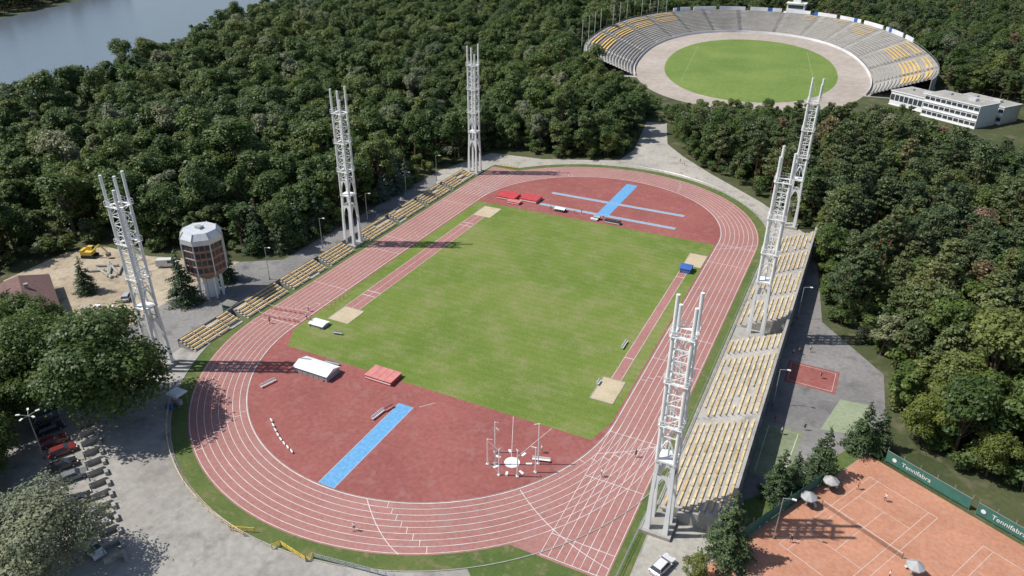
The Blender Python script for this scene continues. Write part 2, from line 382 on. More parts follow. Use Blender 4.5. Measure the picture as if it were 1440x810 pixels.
# ---------------------------------------------------------------- stands
gs=empty('grandstand')
t=MB(); bn=MB()
secs=[(-61,-37),(-35.4,-14),(-12.4,-6.2),(.6,12),(13.6,25),(26.6,38),(39.6,51)]
N=10; SP=1.0
for y0,y1 in secs:
    for k in range(N):
        x=49.3+k*SP; z=.3+k*.46
        if y0==-61 and k<3: ya=-59.5
        else: ya=y0
        t.box((x+SP/2,(ya+y1)/2,z/2),(SP,y1-ya,z),'lconcrete')
        L=y1-ya-.6; nb=max(1,int(L/2.9))
        for j in range(nb):
            if random.random()<.035: continue
            yy=ya+.3+L*(j+.5)/nb
            bn.box((x+.62,yy,z+.42),(.36,L/nb-.16,.07),'ybench' if (j+k*3)%7 else 'obench',random.uniform(-.01,.01))
            for q in (-1,1): bn.box((x+.62,yy+q*L/nb*.33,z+.2),(.12,.12,.39),'dconcrete')
for a,c in zip(secs[:-1],secs[1:]):
    if c[0]-a[1]<3:
        for k in range(N*2): t.box((49.3+k*SP/2+SP/4,(a[1]+c[0])/2,(.15+k*.23)/2),(SP/2,c[0]-a[1],.15+k*.23),'lconcrete')
t.box((48.9,-4,.08),(.5,110,.16),'concrete')
t.box((59.0,-2.8,.9),(.6,6.7,1.8),'concrete')
t.box((53.9,-2.8,.1),(9,6.7,.2),'concrete')
t.obj('terrace',parent=gs); bn.obj('bench_rows',parent=gs)
b=MB(); b.wall([(59.55,-61),(59.55,51)],.25,0,5.9,'dconcrete'); 
for i in range(29): b.box((59.85,-60.5+i*4,2.6),(.35,.4,5.2),'concrete')
b.box((59.55,-5,5.96),(.5,112,.12),'concrete')
b.obj('rear_wall',parent=gs)
b=MB(); b.wall([(48.4,-60),(48.4,52)],.05,.95,1.0,'steel')
for i in range(57): b.box((48.4,-59.8+i*2,.5),(.05,.05,1),'steel')
b.obj('front_railing',parent=gs)
ws=empty('terrace_benches')
t=MB(); bn=MB()
for y0,y1 in [(-59.5,-46),(-44.6,-31),(-29.6,-17),(-15.6,-5.5),(1.2,14),(15.4,29),(30.4,44),(45.4,60)]:
    for k in range(5):
        x=-47.6-k*.88; z=.18+k*.3
        t.box((x-.44,(y0+y1)/2,z/2),(.88,y1-y0,z),'concrete')
        for j in range(4):
            if random.random()<.05: continue
            L=(y1-y0-.4)/4; yy=y0+.2+L*(j+.5)
            bn.box((x-.5,yy,z+.4),(.42,L-.14,.07),'obench')
            for q in (-1,1): bn.box((x-.5,yy+q*L*.33,z+.19),(.12,.12,.37),'dconcrete')
t.box((-52.15,0.2,.9),(.2,119.4,1.8),'dconcrete')
t.obj('terrace',parent=ws); bn.obj('bench_rows',parent=ws)
# ---------------------------------------------------------------- octagonal tower
pv=empty('octagonal_judges_tower',(-63.2,-39.5,0))
b=MB()
def octr(r,z,n=8): return [(r*math.cos(math.pi/8+i*2*math.pi/n),r*math.sin(math.pi/8+i*2*math.pi/n),z) for i in range(n)]
def loft(b,rings,k):
    for A,B in zip(rings[:-1],rings[1:]):
        for i in range(8):
            j=(i+1)%8; b.face([A[i],A[j],B[j],B[i]],k)
loft(b,[octr(1.7,0),octr(1.7,5.6)],'white')
for i in range(8):
    a=math.pi/8+i*math.pi/4; b.box((2.6*math.cos(a),2.6*math.sin(a),2.8),(.4,.4,5.6),'white',a)
loft(b,[octr(2.2,5),octr(4.5,7),octr(4.5,14.2)],'brown')
for fl in range(4):
    z=7.0+fl*1.82
    loft(b,[octr(4.62,z),octr(4.62,z+.24)],'brown'); loft(b,[octr(4.62,z+.24),octr(4.5,z+.25)],'silver')
    A=octr(4.54,z+.45);B=octr(4.54,z+1.6)
    for i in range(8):
        j=(i+1)%8
        for s in range(3):
            f0=(s+.1)/3; f1=(s+.9)/3
            L=lambda P,f:tuple(P[i][q]*(1-f)+P[j][q]*f for q in range(3))
            b.face([L(A,f0),L(A,f1),L(B,f1),L(B,f0)],'glass')
for i in range(8):
    a=math.pi/8+i*math.pi/4; b.box((4.62*math.cos(a),4.62*math.sin(a),10.6),(.2,.2,7.6),'silver',a)
    b.cyl((2.4*math.cos(a),2.4*math.sin(a),5.0),(4.6*math.cos(a),4.6*math.sin(a),7),.12,.12,'silver',5)
loft(b,[octr(4.7,14.2),octr(4.7,15.4),octr(3.7,16.7)],'silver'); b.face(octr(3.7,16.7),'silver')
for i in range(8):
    a=math.pi/8+i*math.pi/4; b.cyl((4.75*math.cos(a),4.75*math.sin(a),15.4),(3.7*math.cos(a),3.7*math.sin(a),16.8),.1,.1,'grey',5)
b.box((0,0,17.0),(1.6,1.2,.6),'grey')
b.obj('pavilion_body',parent=pv)
# ---------------------------------------------------------------- house, office
def house(x,y,rz):
    e=empty('brown_roofed_house',(x,y,0)); e.rotation_euler=(0,0,rz)
    b=MB(); b.box((0,0,1.7),(17,10,3.4),'concrete')
    for i in range(5):
        b.box((-6+i*3,-5.02,1.9),(1.4,.06,1.3),'glass'); b.box((-6+i*3,-5.04,1.15),(1.7,.12,.1),'white')
    b.box((8.52,1,1.1),(.06,1.1,2.2),'roofbrown'); b.obj('walls',parent=e)
    b=MB(); A=[(-9.4,-5.9,3.4),(9.4,-5.9,3.4),(9.4,5.9,3.4),(-9.4,5.9,3.4)]; r0=(-4.5,0,6.8);r1=(4.5,0,6.8)
    b.face([A[0],A[1],r1,r0],'roofbrown');b.face([A[2],A[3],r0,r1],'roofbrown');b.face([A[1],A[2],r1],'roofbrown');b.face([A[3],A[0],r0],'roofbrown')
    b.face(A[::-1],'roofbrown'); b.box((2,1,6.6),(.8,.8,1.4),'concrete'); b.obj('roof',parent=e)
house(-94,-63.5,-.5)
of=empty('white_office_building',(95,219,0)); of.rotation_euler=(0,0,-.62)
def block(cx,cy,w,d,h,fl,name):
    b=MB(); b.box((cx,cy,h/2),(w,d,h),'white')
    for f in range(fl):
        z=(f+.58)*h/fl
        n=int(w/2.2)
        for i in range(n):
            x=cx-w/2+w*(i+.5)/n; b.box((x,cy-d/2-.01,z),(w/n*.84,.08,h/fl*.42),'glass')
        n=int(d/2.2)
        for i in range(n):
            y=cy-d/2+d*(i+.5)/n; b.box((cx-w/2-.01,y,z),(.08,d/n*.84,h/fl*.42),'glass')
        b.box((cx,cy-d/2-.12,f*h/fl+.15),(w+.3,.25,.3),'white')
    b.box((cx,cy,h+.1),(w+.5,d+.5,.35),'white'); b.box((cx,cy,h+.29),(w-.3,d-.3,.06),'concrete')
    b.box((cx+w*.2,cy,h+.8),(3,2.4,1.1),'silver'); b.box((cx-w*.25,cy+1,h+.6),(1.6,1.6,.8),'grey')
    b.obj(name,parent=of)
block(-15,3,18,14,6,1,'west_wing'); block(7,-2,24,13,9,3,'main_block'); block(9,13,22,12,7,2,'rear_block')
# ---------------------------------------------------------------- distant bowl stadium
BC=Vector((1.5,286)); AX=Vector((-.15,.9887)).normalized(); PX=Vector((AX.y,-AX.x))
def se(a,bb,t,z=0,bn=None,ex=2.3):
    n=2/ex; c,s=math.cos(t),math.sin(t)
    if s<0 and bn: bb=bn
    q=BC+PX*(a*math.copysign(abs(c)**n,c))+AX*(bb*math.copysign(abs(s)**n,s)); return (q.x,q.y,z)
TT=np.linspace(0,2*math.pi,97)[:-1]
TA=np.linspace(-.5,math.pi+.42,136)
poly('speedway_infield_base',[se(90,152,t,0,106)[:2] for t in TA],.02,'plaza')
poly('speedway_track',[se(60,114,t,0,100)[:2] for t in TT],.05,'fartrack')
poly('speedway_pitch',[se(45,85.5,t,0,84,2.15)[:2] for t in TT],.08,'fargrass')
b=MB(); b.ribbon([(BC+PX*-32+AX*-52)[:],(BC+PX*32+AX*-52)[:],(BC+PX*32+AX*52)[:],(BC+PX*-32+AX*52)[:]],.2,.11,'fline',True)
b.ribbon([(BC+PX*-32)[:],(BC+PX*32)[:]],.2,.112,'fline'); b.obj('football_markings')
bw=empty('speedway_bowl_stadium')
b=MB(); seat=MB(); NT=16
def rr(k): f=k/NT; return 62+f*26.5, 116+f*33, .6+f*9.3, 102+f*5
for k in range(NT):
    a0,b0,z0,n0=rr(k);a1,b1,z1,n1=rr(k+1)
    for i,(t0,t1) in enumerate(zip(TA[:-1],TA[1:])):
        mt='lconcrete' if i%9 else 'dconcrete'
        b.face([se(a0,b0,t0,z0,n0),se(a0,b0,t1,z0,n0),se(a0,b0,t1,z1,n0),se(a0,b0,t0,z1,n0)],'concrete')
        b.face([se(a0,b0,t0,z1,n0),se(a0,b0,t1,z1,n0),se(a1,b1,t1,z1,n1),se(a1,b1,t0,z1,n1)],mt)
        if i%9 and i%9!=8:
            tm=(t0+t1)/2; blk=i//9
            ye=(k>8 and 2.2<tm<3.25) or (k>6 and -.45<tm<.35) or (k>8 and .35<=tm<.75 and blk%3) or (k>11 and .75<=tm<1.0) or (k>10 and 1.05<tm<1.25)
            if k>=15: ye=False
            if ye and (k!=12):
                seat.face([se(a0+.2,b0+.3,t0,z1+.45,n0),se(a0+.2,b0+.3,t1,z1+.45,n0),se(a0+1.2,b0+1.6,t1,z1+.45,n0),se(a0+1.2,b0+1.6,t0,z1+.45,n0)],'oseat' if (i*7+k*3)%6 else 'ybench')
            else:
                seat.face([se(a0+.4,b0+.6,t0,z1+.4,n0),se(a0+.4,b0+.6,t1,z1+.4,n0),se(a0+.9,b0+1.2,t1,z1+.4,n0),se(a0+.9,b0+1.2,t0,z1+.4,n0)],'concrete')
b.obj('terraces',parent=bw); seat.obj('seat_rows',parent=bw)
b=MB()
for i,(t0,t1) in enumerate(zip(TA[:-1],TA[1:])):
    p0=se(88.8,149.4,t0,0,107.3);p1=se(88.8,149.4,t1,0,107.3)
    b.wall([p0[:2],p1[:2]],.3,0,10.0,'concrete')
    if .25<t0<2.2 and i%7: b.wall([p0[:2],p1[:2]],.5,10.0,12.3,'hoarding' if i%11 else 'bluecover')
    else: b.wall([p0[:2],p1[:2]],.1,10.9,11.0,'steel')
    p0=se(60.5,114.6,t0,0,100.5);p1=se(60.5,114.6,t1,0,100.5); b.wall([p0[:2],p1[:2]],.2,0,1.3,'hoarding')
b.obj('rim_wall',parent=bw)
for i,t0 in enumerate(np.linspace(2.25,3.2,13)):
    q=se(92,153,t0); b=MB(); b.cyl((0,0,0),(0,0,21),.16,.1,'white',6); b.cyl((0,0,21),(0,0,21.25),.2,.05,'white',6); b.obj('flagpole',(q[0],q[1],0))
q=se(94,154,1.34); jt=empty('commentary_building',(q[0],q[1],0))
b=MB(); b.box((0,0,8),(12,8,16),'white'); b.box((0,-4.05,14),(10,.1,2.2),'glass'); b.box((0,-4.05,11),(10,.1,1.6),'bluecover'); b.box((0,0,16.2),(13.5,9.5,.4),'white')
b.box((0,0,18),(5,4,3.2),'white'); b.cyl((0,0,19.5),(0,0,26),.15,.1,'white'); b.box((-6.9,-2,5),(2,6,10),'white'); b.box((6.9,-2,5),(2,6,10),'white')
b.obj('block',parent=jt)
# ---------------------------------------------------------------- river
m,nt,bs=new_mat('river_water'); bs.inputs['Base Color'].default_value=(.12,.145,.17,1); bs.inputs['Roughness'].default_value=.22
n=noise_node(nt,geo(nt),.35,3); bp=nt.nodes.new('ShaderNodeBump'); bp.inputs['Strength'].default_value=.5; bp.inputs['Distance'].default_value=.3
nt.links.new(n,bp.inputs['Height']); nt.links.new(bp.outputs[0],bs.inputs['Normal']); M['water']=m
poly('river',[(-262,-300),(-262,39),(-258,67),(-274,118),(-340,255),(-420,440),(-640,900),(-900,900),(-700,520),(-600,380),(-548,280),(-516,205),(-500,100),(-520,-300)],.03,'water')
# ---------------------------------------------------------------- trees
def quads(centers,normals,size,rs):
    n=len(centers); a=rs.normal(size=(n,3)); a-= (a*normals).sum(1,keepdims=True)*normals
    a/=np.linalg.norm(a,axis=1,keepdims=True)+1e-9; c=np.cross(normals,a)
    s=(size*(.6+.8*rs.random(n)))[:,None]*.5
    V=np.stack([centers-a*s*1.1,centers-c*s*.75,centers+a*s*1.1,centers+c*s*.75],1).reshape(-1,3)
    return V
def build_tree(name,leafV,trunk,leafm,barkm):
    nv=len(leafV); F=[(i,i+1,i+2,i+3) for i in range(0,nv,4)]
    V=list(map(tuple,leafV)); m=[0]*len(F)
    for f in trunk.f: F.append(tuple(i+nv for i in f)); m.append(1)
    V+=trunk.v
    me=bpy.data.meshes.new(name); me.from_pydata(V,[],F); me.materials.append(M[leafm]); me.materials.append(M[barkm])
    me.polygons.foreach_set('material_index',m); me.update()
    return bpy.data.objects.new(name,me)
def unit(v): return v/(np.linalg.norm(v,axis=1,keepdims=True)+1e-9)
UP=np.array([0,0,1.])
def deciduous(seed,h=18,r=5,nl=3600,ls=.6,leafm='leaf_d',nlobe=15,name='deciduous_tree',low=.9):
    rs=np.random.default_rng(seed); tr=MB(); cz=h*.57; rz=h*.41
    tr.cyl((0,0,-.2),(rs.normal()*.3,rs.normal()*.3,h*.55),h*.022,h*.012,'bark',7)
    C=[];N=[]; lobes=[]
    for i in range(nlobe):
        u=rs.random()*(1+low)-low; u=min(u,1); a=rs.random()*6.283; rad=math.sqrt(max(0,1-u*u*.9))
        k=.55+.28*rs.random()
        c=np.array([r*k*rad*math.cos(a),r*k*rad*math.sin(a),cz+rz*(k+.05)*u]); lr=r*(.22+.22*rs.random())
        lobes.append((c,lr)); tr.cyl((0,0,h*(.2+.2*rs.random())),tuple(c),h*.008,.04,'bark',5,False)
    lobes.append((np.array([0,0,cz+rz*.2]),r*.56))
    w=np.array([l[1]**2 for l in lobes]); w/=w.sum()
    for (c,lr),ww in zip(lobes,w):
        n=int(nl*ww); d=unit(rs.normal(size=(n,3))); d[:,2]=np.where(d[:,2]<-.35,-d[:,2],d[:,2])
        rad=lr*(.64+.52*rs.random(n)**.7)*(1+.25*np.sin(d[:,0]*8+seed)*np.sin(d[:,1]*7+d[:,2]*5))
        P=c+d*rad[:,None]*np.array([1,1,.85]); C.append(P); N.append(unit(d*.9+UP*.45+rs.normal(size=(n,3))*.38))
    C=np.concatenate(C);N=np.concatenate(N)
    return build_tree(name,quads(C,N,ls,rs),tr,leafm,'bark')
def pine(seed,h=17,r=3.6,nl=2800,ls=.47):
    rs=np.random.default_rng(seed); tr=MB()
    tr.cyl((0,0,-.2),(rs.normal()*.4,rs.normal()*.4,h*.93),h*.016,h*.006,'pinebark',6)
    C=[];N=[]; nb=28
    for i in range(nb):
        f=i/nb; z=h*(.44+.54*f); rr_=r*(1.0-.78*max(0,f-.35)/.65)*(.45+.65*rs.random()); a=i*2.4+rs.random()
        c=np.array([rr_*.8*math.cos(a),rr_*.8*math.sin(a),z]); lr=r*(.17+.17*rs.random())
        tr.cyl((0,0,z-1),tuple(c),.09,.03,'pinebark',4,False)
        n=nl//nb; d=unit(rs.normal(size=(n,3)))
        P=c+d*lr*(.45+.65*rs.random((n,1)))*np.array([1.2,1.2,.6]); C.append(P); N.append(unit(d*.6+rs.normal(size=(n,3))*.5+UP*.6))
    C=np.concatenate(C);N=np.concatenate(N)
    return build_tree('pine_tree',quads(C,N,ls,rs),tr,'leaf_p','pinebark')
def spruce(seed,h=12,r=2.9,nl=2200,ls=.42,leafm='leaf_s',name='spruce_tree'):
    rs=np.random.default_rng(seed); tr=MB(); tr.cyl((0,0,-.2),(0,0,h*.97),h*.016,.03,'bark',7)
    C=[];N=[]; tiers=int(h*1.3)
    for t in range(tiers):
        f=t/tiers; z=h*(.07+.9*f); R=r*(1-f)**.85+.12; nb=max(5,int(11*(1-f)+4))
        for q in range(nb):
            a=rs.random()*6.283; L=R*(.75+.35*rs.random()); n=max(4,int(nl*(L*L)/(nb*tiers)/(r*r*.33)))
            s=rs.random(n)**.6
            x=np.cos(a)*L*s+rs.normal(size=n)*.13*L*s.clip(.2); y=np.sin(a)*L*s+rs.normal(size=n)*.13*L*s.clip(.2)
            zz=z-L*.32*s**1.3+rs.normal(size=n)*.06+.12*L
            C.append(np.stack([x,y,zz],1)); N.append(unit(np.stack([np.cos(a)*.5+rs.normal(size=n)*.5,np.sin(a)*.5+rs.normal(size=n)*.5,.9+rs.normal(size=n)*.4],1)))
            tr.cyl((0,0,z+.1*L),(math.cos(a)*L*.8,math.sin(a)*L*.8,z-.12*L),.05,.02,'bark',3,False)
    C=np.concatenate(C);N=np.concatenate(N)
    return build_tree(name,quads(C,N,ls,rs),tr,leafm,'bark')
def mkcoll(name,objs):
    c=bpy.data.collections.new(name)
    for o in objs: c.objects.link(o)
    return c
shapes=[(15,4.2),(17,5.2),(19,4.2),(16,5.8),(20,5.4),(14,4.6),(18,3.4),(21,4.6),(17,6.2),(15.5,3.8),(19,3.0),(22,5.6)]
cd=mkcoll('deciduous_kinds',[deciduous(s+1,h=hh,r=rr_,nlobe=13+s%7,nl=int(2500+rr_*300)) for s,(hh,rr_) in enumerate(shapes)])
cp=mkcoll('pine_kinds',[pine(s+40,h=13.5+(s%5)*1.4,r=3.0+.45*(s%4)) for s in range(9)])
cs_=mkcoll('spruce_kinds',[spruce(s+80,h=13+s,nl=1500,ls=.5) for s in range(3)])
cb=mkcoll('shrub_kinds',[deciduous(s+60,h=4.2+s*.4,r=2.3,nl=900,ls=.42,nlobe=7,name='shrub',low=1) for s in range(4)])
def scatter(name,coll,pts,scl,nk):
    n=len(pts); me=bpy.data.meshes.new(name); me.from_pydata([tuple(p) for p in pts],[],[])
    a=me.attributes.new('scl','FLOAT_VECTOR','POINT'); a.data.foreach_set('vector',np.asarray(scl,float).ravel())
    rot=np.zeros((n,3)); rot[:,2]=rng.random(n)*6.283; rot[:,:2]=rng.normal(size=(n,2))*.04
    a=me.attributes.new('rot','FLOAT_VECTOR','POINT'); a.data.foreach_set('vector',rot.ravel())
    a=me.attributes.new('kind','INT','POINT'); a.data.foreach_set('value',rng.integers(0,nk,n))
    o=bpy.data.objects.new(name,me); COL.objects.link(o)
    g=bpy.data.node_groups.new(name,'GeometryNodeTree')
    g.interface.new_socket('Geometry',in_out='INPUT',socket_type='NodeSocketGeometry'); g.interface.new_socket('Geometry',in_out='OUTPUT',socket_type='NodeSocketGeometry')
    N=g.nodes; gi=N.new('NodeGroupInput'); go=N.new('NodeGroupOutput'); ip=N.new('GeometryNodeInstanceOnPoints'); ci=N.new('GeometryNodeCollectionInfo')
    ci.inputs['Collection'].default_value=coll; ci.inputs['Separate Children'].default_value=True; ci.inputs['Reset Children'].default_value=True
    def at(nm,ty):
        x=N.new('GeometryNodeInputNamedAttribute'); x.data_type=ty; x.inputs['Name'].default_value=nm; return x.outputs['Attribute']
    L=g.links.new; L(gi.outputs[0],ip.inputs['Points']); L(ci.outputs[0],ip.inputs['Instance']); ip.inputs['Pick Instance'].default_value=True
    L(at('kind','INT'),ip.inputs['Instance Index']); L(at('rot','FLOAT_VECTOR'),ip.inputs['Rotation']); L(at('scl','FLOAT_VECTOR'),ip.inputs['Scale'])
    L(ip.outputs[0],go.inputs[0]); md=o.modifiers.new('instances','NODES'); md.node_group=g
    return o
def inpoly(P,poly_):
    x,y=P[:,0],P[:,1]; ins=np.zeros(len(P),bool); n=len(poly_); j=n-1
    for i in range(n):
        xi,yi=poly_[i];xj,yj=poly_[j]
        c=((yi>y)!=(yj>y)); xx=(xj-xi)*(y-yi)/(yj-yi+1e-12)+xi
        ins^= c&(x<xx); j=i
    return ins
CAM=np.array([64.95,-144.7]); YAW=.4491
def grid(s,x0,x1,y0,y1,far=790):
    gx,gy=np.meshgrid(np.arange(x0,x1,s),np.arange(y0,y1,s)); gx=gx+(np.arange(gx.shape[0])%2)[:,None]*s*.5
    P=np.stack([gx.ravel(),gy.ravel()],1); P+=rng.uniform(-.45,.45,P.shape)*s
    d=P-CAM; fw=-d[:,0]*math.sin(YAW)+d[:,1]*math.cos(YAW); r=d[:,0]*math.cos(YAW)+d[:,1]*math.sin(YAW)
    return P[(fw>30)&(fw<far)&(np.abs(r)<fw*.78+45)]
def ell(P,c,a,bb,bn):
    d=P-np.array(c); u=d@np.array(PX); v=d@np.array(AX); bq=np.where(v<0,bn,bb); return (np.abs(u/a)**2.3+np.abs(v/bq)**2.3)<1
L1=[(-700,-200),(-20,-200),(-26,-128),(-36,-114),(-50,-103),(-64,-90),(-74,-79),(-88,-75),(-103,-73),(-120,-72),(-120,-60),(-700,-60)]
L2=[(-700,-60),(-118,-60),(-118,-42),(-111,-30),(-93,-28),(-72,-20),(-64,-15),(-64,58),(-57,88),(-37,89),(-12,99),(-12,112),(-20,150),(-20,900),(-700,900)]
RR=[(23,100),(44,82),(62,58),(64,42),(67,14),(80,-2),(82,-22),(86,-27),(103,-32),(135,-46),(160,-60),(460,-60),(460,900),(-20,900),(-20,154),(-4,152),(4,125),(12,112)]
BIG=[(76,170),(97,131),(122,150),(128,235),(120,262),(92,264)]
WAT=[(-268,-300),(-252,39),(-247,66),(-264,115),(-330,253),(-410,440),(-630,900),(-910,900),(-712,520),(-612,380),(-560,280),(-528,205),(-512,100),(-530,-300)]
VISB=[(-125,285),(-90,272),(-52,240),(-22,190),(15,208),(84,246),(112,300),(112,560),(-125,560)]
def bad(P,h=17.0):
    base=ell(P,BC,94,158,100)
    k=83.0/(83.0-h); PP=CAM+(P-CAM)*(k[:,None] if hasattr(k,'shape') else k)
    return base|(inpoly(PP,VISB)&ell(PP,BC,96,160,118))|inpoly(P,BIG)|inpoly(P,WAT)
P=grid(7.0,-720,470,-200,860); sW=rng.uniform(.6,1.14,len(P))
m_=(inpoly(P,L1)|inpoly(P,L2))&~bad(P,sW*20); west,sW=P[m_],sW[m_]
Q=grid(6.0,-30,470,-70,860); sE=rng.uniform(.66,1.16,len(Q))
m_=inpoly(Q,RR)&~bad(Q,sE*18); east,sE=Q[m_],sE[m_]
Q2=grid(4.6,-90,110,100,270); s2=rng.uniform(.35,.7,len(Q2))
m_=(inpoly(Q2,RR)|inpoly(Q2,L2))&~bad(Q2,s2*19); low,sL=Q2[m_],s2[m_]
de=np.hypot(east[:,0]-120,east[:,1]-60)
pm=rng.random(len(east))<np.clip(.95-.0016*de,.5,.95)
edge=inpoly(east,[(76,-30),(110,-60),(170,-70),(170,-5),(85,2)])|inpoly(east,[(-30,100),(22,96),(40,130),(30,180),(-30,180)])
pm&=~(edge&(rng.random(len(east))<.8))
pines,sP=east[pm],sE[pm]; decs=np.concatenate([east[~pm],west,low]); sD=np.concatenate([sE[~pm]*.9,sW,sL])
wp=rng.random(len(decs))<np.where(decs[:,0]<-50,.07,.02)
spr,sS=decs[wp],sD[wp]; decs,sD=decs[~wp],sD[~wp]
def z3(P): return np.column_stack([P,np.zeros(len(P))])
def sc(s):
    n=len(s); return np.column_stack([s*rng.uniform(.92,1.2,n),s*rng.uniform(.92,1.2,n),s*rng.uniform(.9,1.08,n)])
scatter('deciduous_forest',cd,z3(decs),sc(sD),12)
scatter('pine_forest',cp,z3(pines),sc(sP),9)
scatter('spruce_forest',cs_,z3(spr),sc(sS*1.15),3)
Bq=grid(4.2,-130,190,-130,190,330)
def grow(pl,dx,dy): return [(x+dx,y+dy) for x,y in pl]
mb=(inpoly(Bq,grow(L1,1.5,1))|inpoly(Bq,grow(L2,2.5,-1))|inpoly(Bq,grow(RR,-1.5,-.5)))&~inpoly(Bq,BIG)&~bad(Bq,5.)
Bq=Bq[mb]; scatter('undergrowth',cb,z3(Bq),sc(rng.uniform(.55,1.2,len(Bq))),4)
# placed trees
bigA=deciduous(101,h=17,r=7.2,nl=26000,ls=.38,nlobe=40,leafm='leaf_g'); bigB=deciduous(102,h=15,r=6,nl=12000,ls=.42,nlobe=22,leafm='leaf_g')
lightT=deciduous(103,h=12,r=4.5,nl=6500,ls=.38,leafm='leaf_l'); willow=deciduous(104,h=13,r=7,nl=24000,ls=.32,leafm='leaf_w',nlobe=34,name='silver_willow_tree')
for o,locs in ((bigA,[(-44.8,-80,(1.52,1.52,1.2)),(-56,-84,1.1),(-64,-86,.9)]),(bigB,[(-72,-76,1.0),(-80,-77,.9),(-55.5,-92,.8),(-51,-98,.8),(-45,-103.5,.76),(-38,-109,.66),(-70,-83,.85)]),(lightT,[(62.5,57.5,1.0),(57.2,-70.5,.42),(85,-25,.9),(95,-29,.8),(-15,99,.8),(8,122,.8)]),(willow,[(-22,-109.5,(1.15,1.15,1.0))])):
    for x,y,s in locs: dup(o,o.name.split('.')[0],(x,y,0),x*1.3,s)
sA=spruce(201,h=12.5,r=3.2,nl=7000,ls=.3); sB=spruce(202,h=12,r=2.8,nl=4800,ls=.33,leafm='leaf_b',name='blue_spruce_tree')
for x,y,s in ((60.4,-64.9,1.08),(65.0,-49,.82),(67,-46.5,.68),(70.6,-41,.86),(76,-31.5,.88),(78.5,-30,.78),(-65.8,-45.2,1.15),(-90,-52,.8),(-66,-33,1.0),(-65,-14,1.1),(-70,-17,1.2),(-64,-8,1.0),(-66,2,1.1)): dup(sA,'spruce_tree',(x,y,0),x*2.1,s)
for x,y,s in ((-63,31,1.0),(-61.5,35,.9),(-65,39,1.05),(-62,27,.8),(-62,40,.9)): dup(sB,'blue_spruce_tree',(x,y,0),x*2.1,s)
# ---------------------------------------------------------------- cars
def car(x,y,rz,k,van=False):
    b=MB(); prof=[(-2.1,.35),(-2.15,.8),(-1.9,.95),(-1.55,1.4),(.35,1.45),(1.0,1.0),(1.95,.85),(2.15,.6),(2.12,.35)] if not van else [(-2.5,.4),(-2.5,2.0),(-2.3,2.15),(1.2,2.15),(1.9,1.35),(2.55,1.1),(2.6,.4)]
    n=len(prof)
    def yy(z): return .86 if z<1.0 else (.86-.28*(z-.95)/.5 if not van else .9-.08*(z-1))
    for s in (-1,1):
        pts=[(px,s*yy(pz),pz) for px,pz in prof]; b.face(pts if s<0 else pts[::-1],k)
    for i in range(n):
        j=(i+1)%n; a,c=prof[i],prof[j]
        g='glass' if ((not van and ((a[1]>.9 and c[1]>=.99 and abs(a[1]-c[1])>.3)or(a[1]>1.3 and abs(a[1]-c[1])>.3))) or (van and i==3)) else k
        b.face([(a[0],-yy(a[1]),a[1]),(a[0],yy(a[1]),a[1]),(c[0],yy(c[1]),c[1]),(c[0],-yy(c[1]),c[1])],g)
    for s in (-1,1):
        if not van: b.face([(-1.62,s*.865,1.0),(.75,s*.865,1.0),(.25,s*.64,1.38),(-1.4,s*.64,1.36)],'glass')
        else: b.face([(.3,s*.91,1.3),(1.6,s*.91,1.3),(1.1,s*.87,1.95),(.3,s*.87,1.95)],'glass')
        for px in (-1.3,1.35):
            b.cyl((px,s*.7,.33),(px,s*.9,.33),.33,.33,'black',14); b.cyl((px,s*.9,.33),(px,s*.91,.33),.18,.18,'steel',10)
        b.box((2.1,s*.6,.68),(.12,.35,.14),'white'); b.box((-2.12,s*.65,.75),(.1,.3,.16),'red'); b.box((.75,s*.98,.98),(.14,.2,.12),k)
    b.obj('parked_van' if van else 'parked_car',(x,y,0),rz)
row=math.atan2(-15,32)
for f,k in ((0,5),(.09,1),(.2,2),(.29,2),(.38,1),(.47,5),(.62,1),(.71,4),(.80,0)):
    x=-54.5+f*38; y=-87.0-f*17.5
    car(x+random.uniform(-.4,.4),y+random.uniform(-.5,.5),row+math.pi/2+random.uniform(-.09,.09),'car%d'%k)
car(52.8,-70.5,1.25,'car3'); car(-84,-34,.6,'car3',True); car(-79,-50,2.2,'car0'); car(-20.5,-103.5,row+.2,'car3')
b=MB()
for f in np.linspace(0,1,13):
    x=-46.7+f*30; y=-85.0-f*18.2; a=row+math.pi/2
    b.box((x,y,.55),(2.6,.35,1.1),'concrete',a); b.box((x+1.1,y+.9,.35),(.5,1.6,.7),'concrete',a)
    b.box((x-.9,y-.6,1.4),(.18,.18,1.7),'dconcrete',a)
b.obj('concrete_dividers')
b=MB()
for s in (-1,1): b.box((0,s*1.0,.4),(3.4,.5,.8),'black')
b.box((-.3,0,1.35),(2.9,2.2,.9),'yellow'); b.box((.3,.55,2.2),(1.3,1,1.3),'yellow'); b.box((.97,.55,2.3),(.05,.85,.9),'glass'); b.box((-1.4,0,1.9),(.8,2.1,.6),'yellow')
b.cyl((.9,-.4,1.5),(3.4,-.4,3.8),.25,.2,'yellow',6); b.cyl((3.4,-.4,3.8),(5.2,-.4,1.6),.2,.15,'yellow',6); b.box((5.2,-.4,1.1),(.8,1.0,.9),'dconcrete')
b.obj('excavator',(-106,-39,0),.4)
b=MB()
for k in range(9): b.cyl((random.uniform(-4,4),random.uniform(-3,3),.35),(random.uniform(-4,4)+2,random.uniform(-3,3),.35),.3,.3,'concrete',10)
b.obj('concrete_pipes',(-96,-42,0))
b=MB()
for k in range(6): b.box((k*1.6-4,(k%2)*1.4,.5),(1.3,1.1,1.0),'white' if k%2 else 'grey',k*.2)
b.obj('pallets',(-78,-57,0),.3)
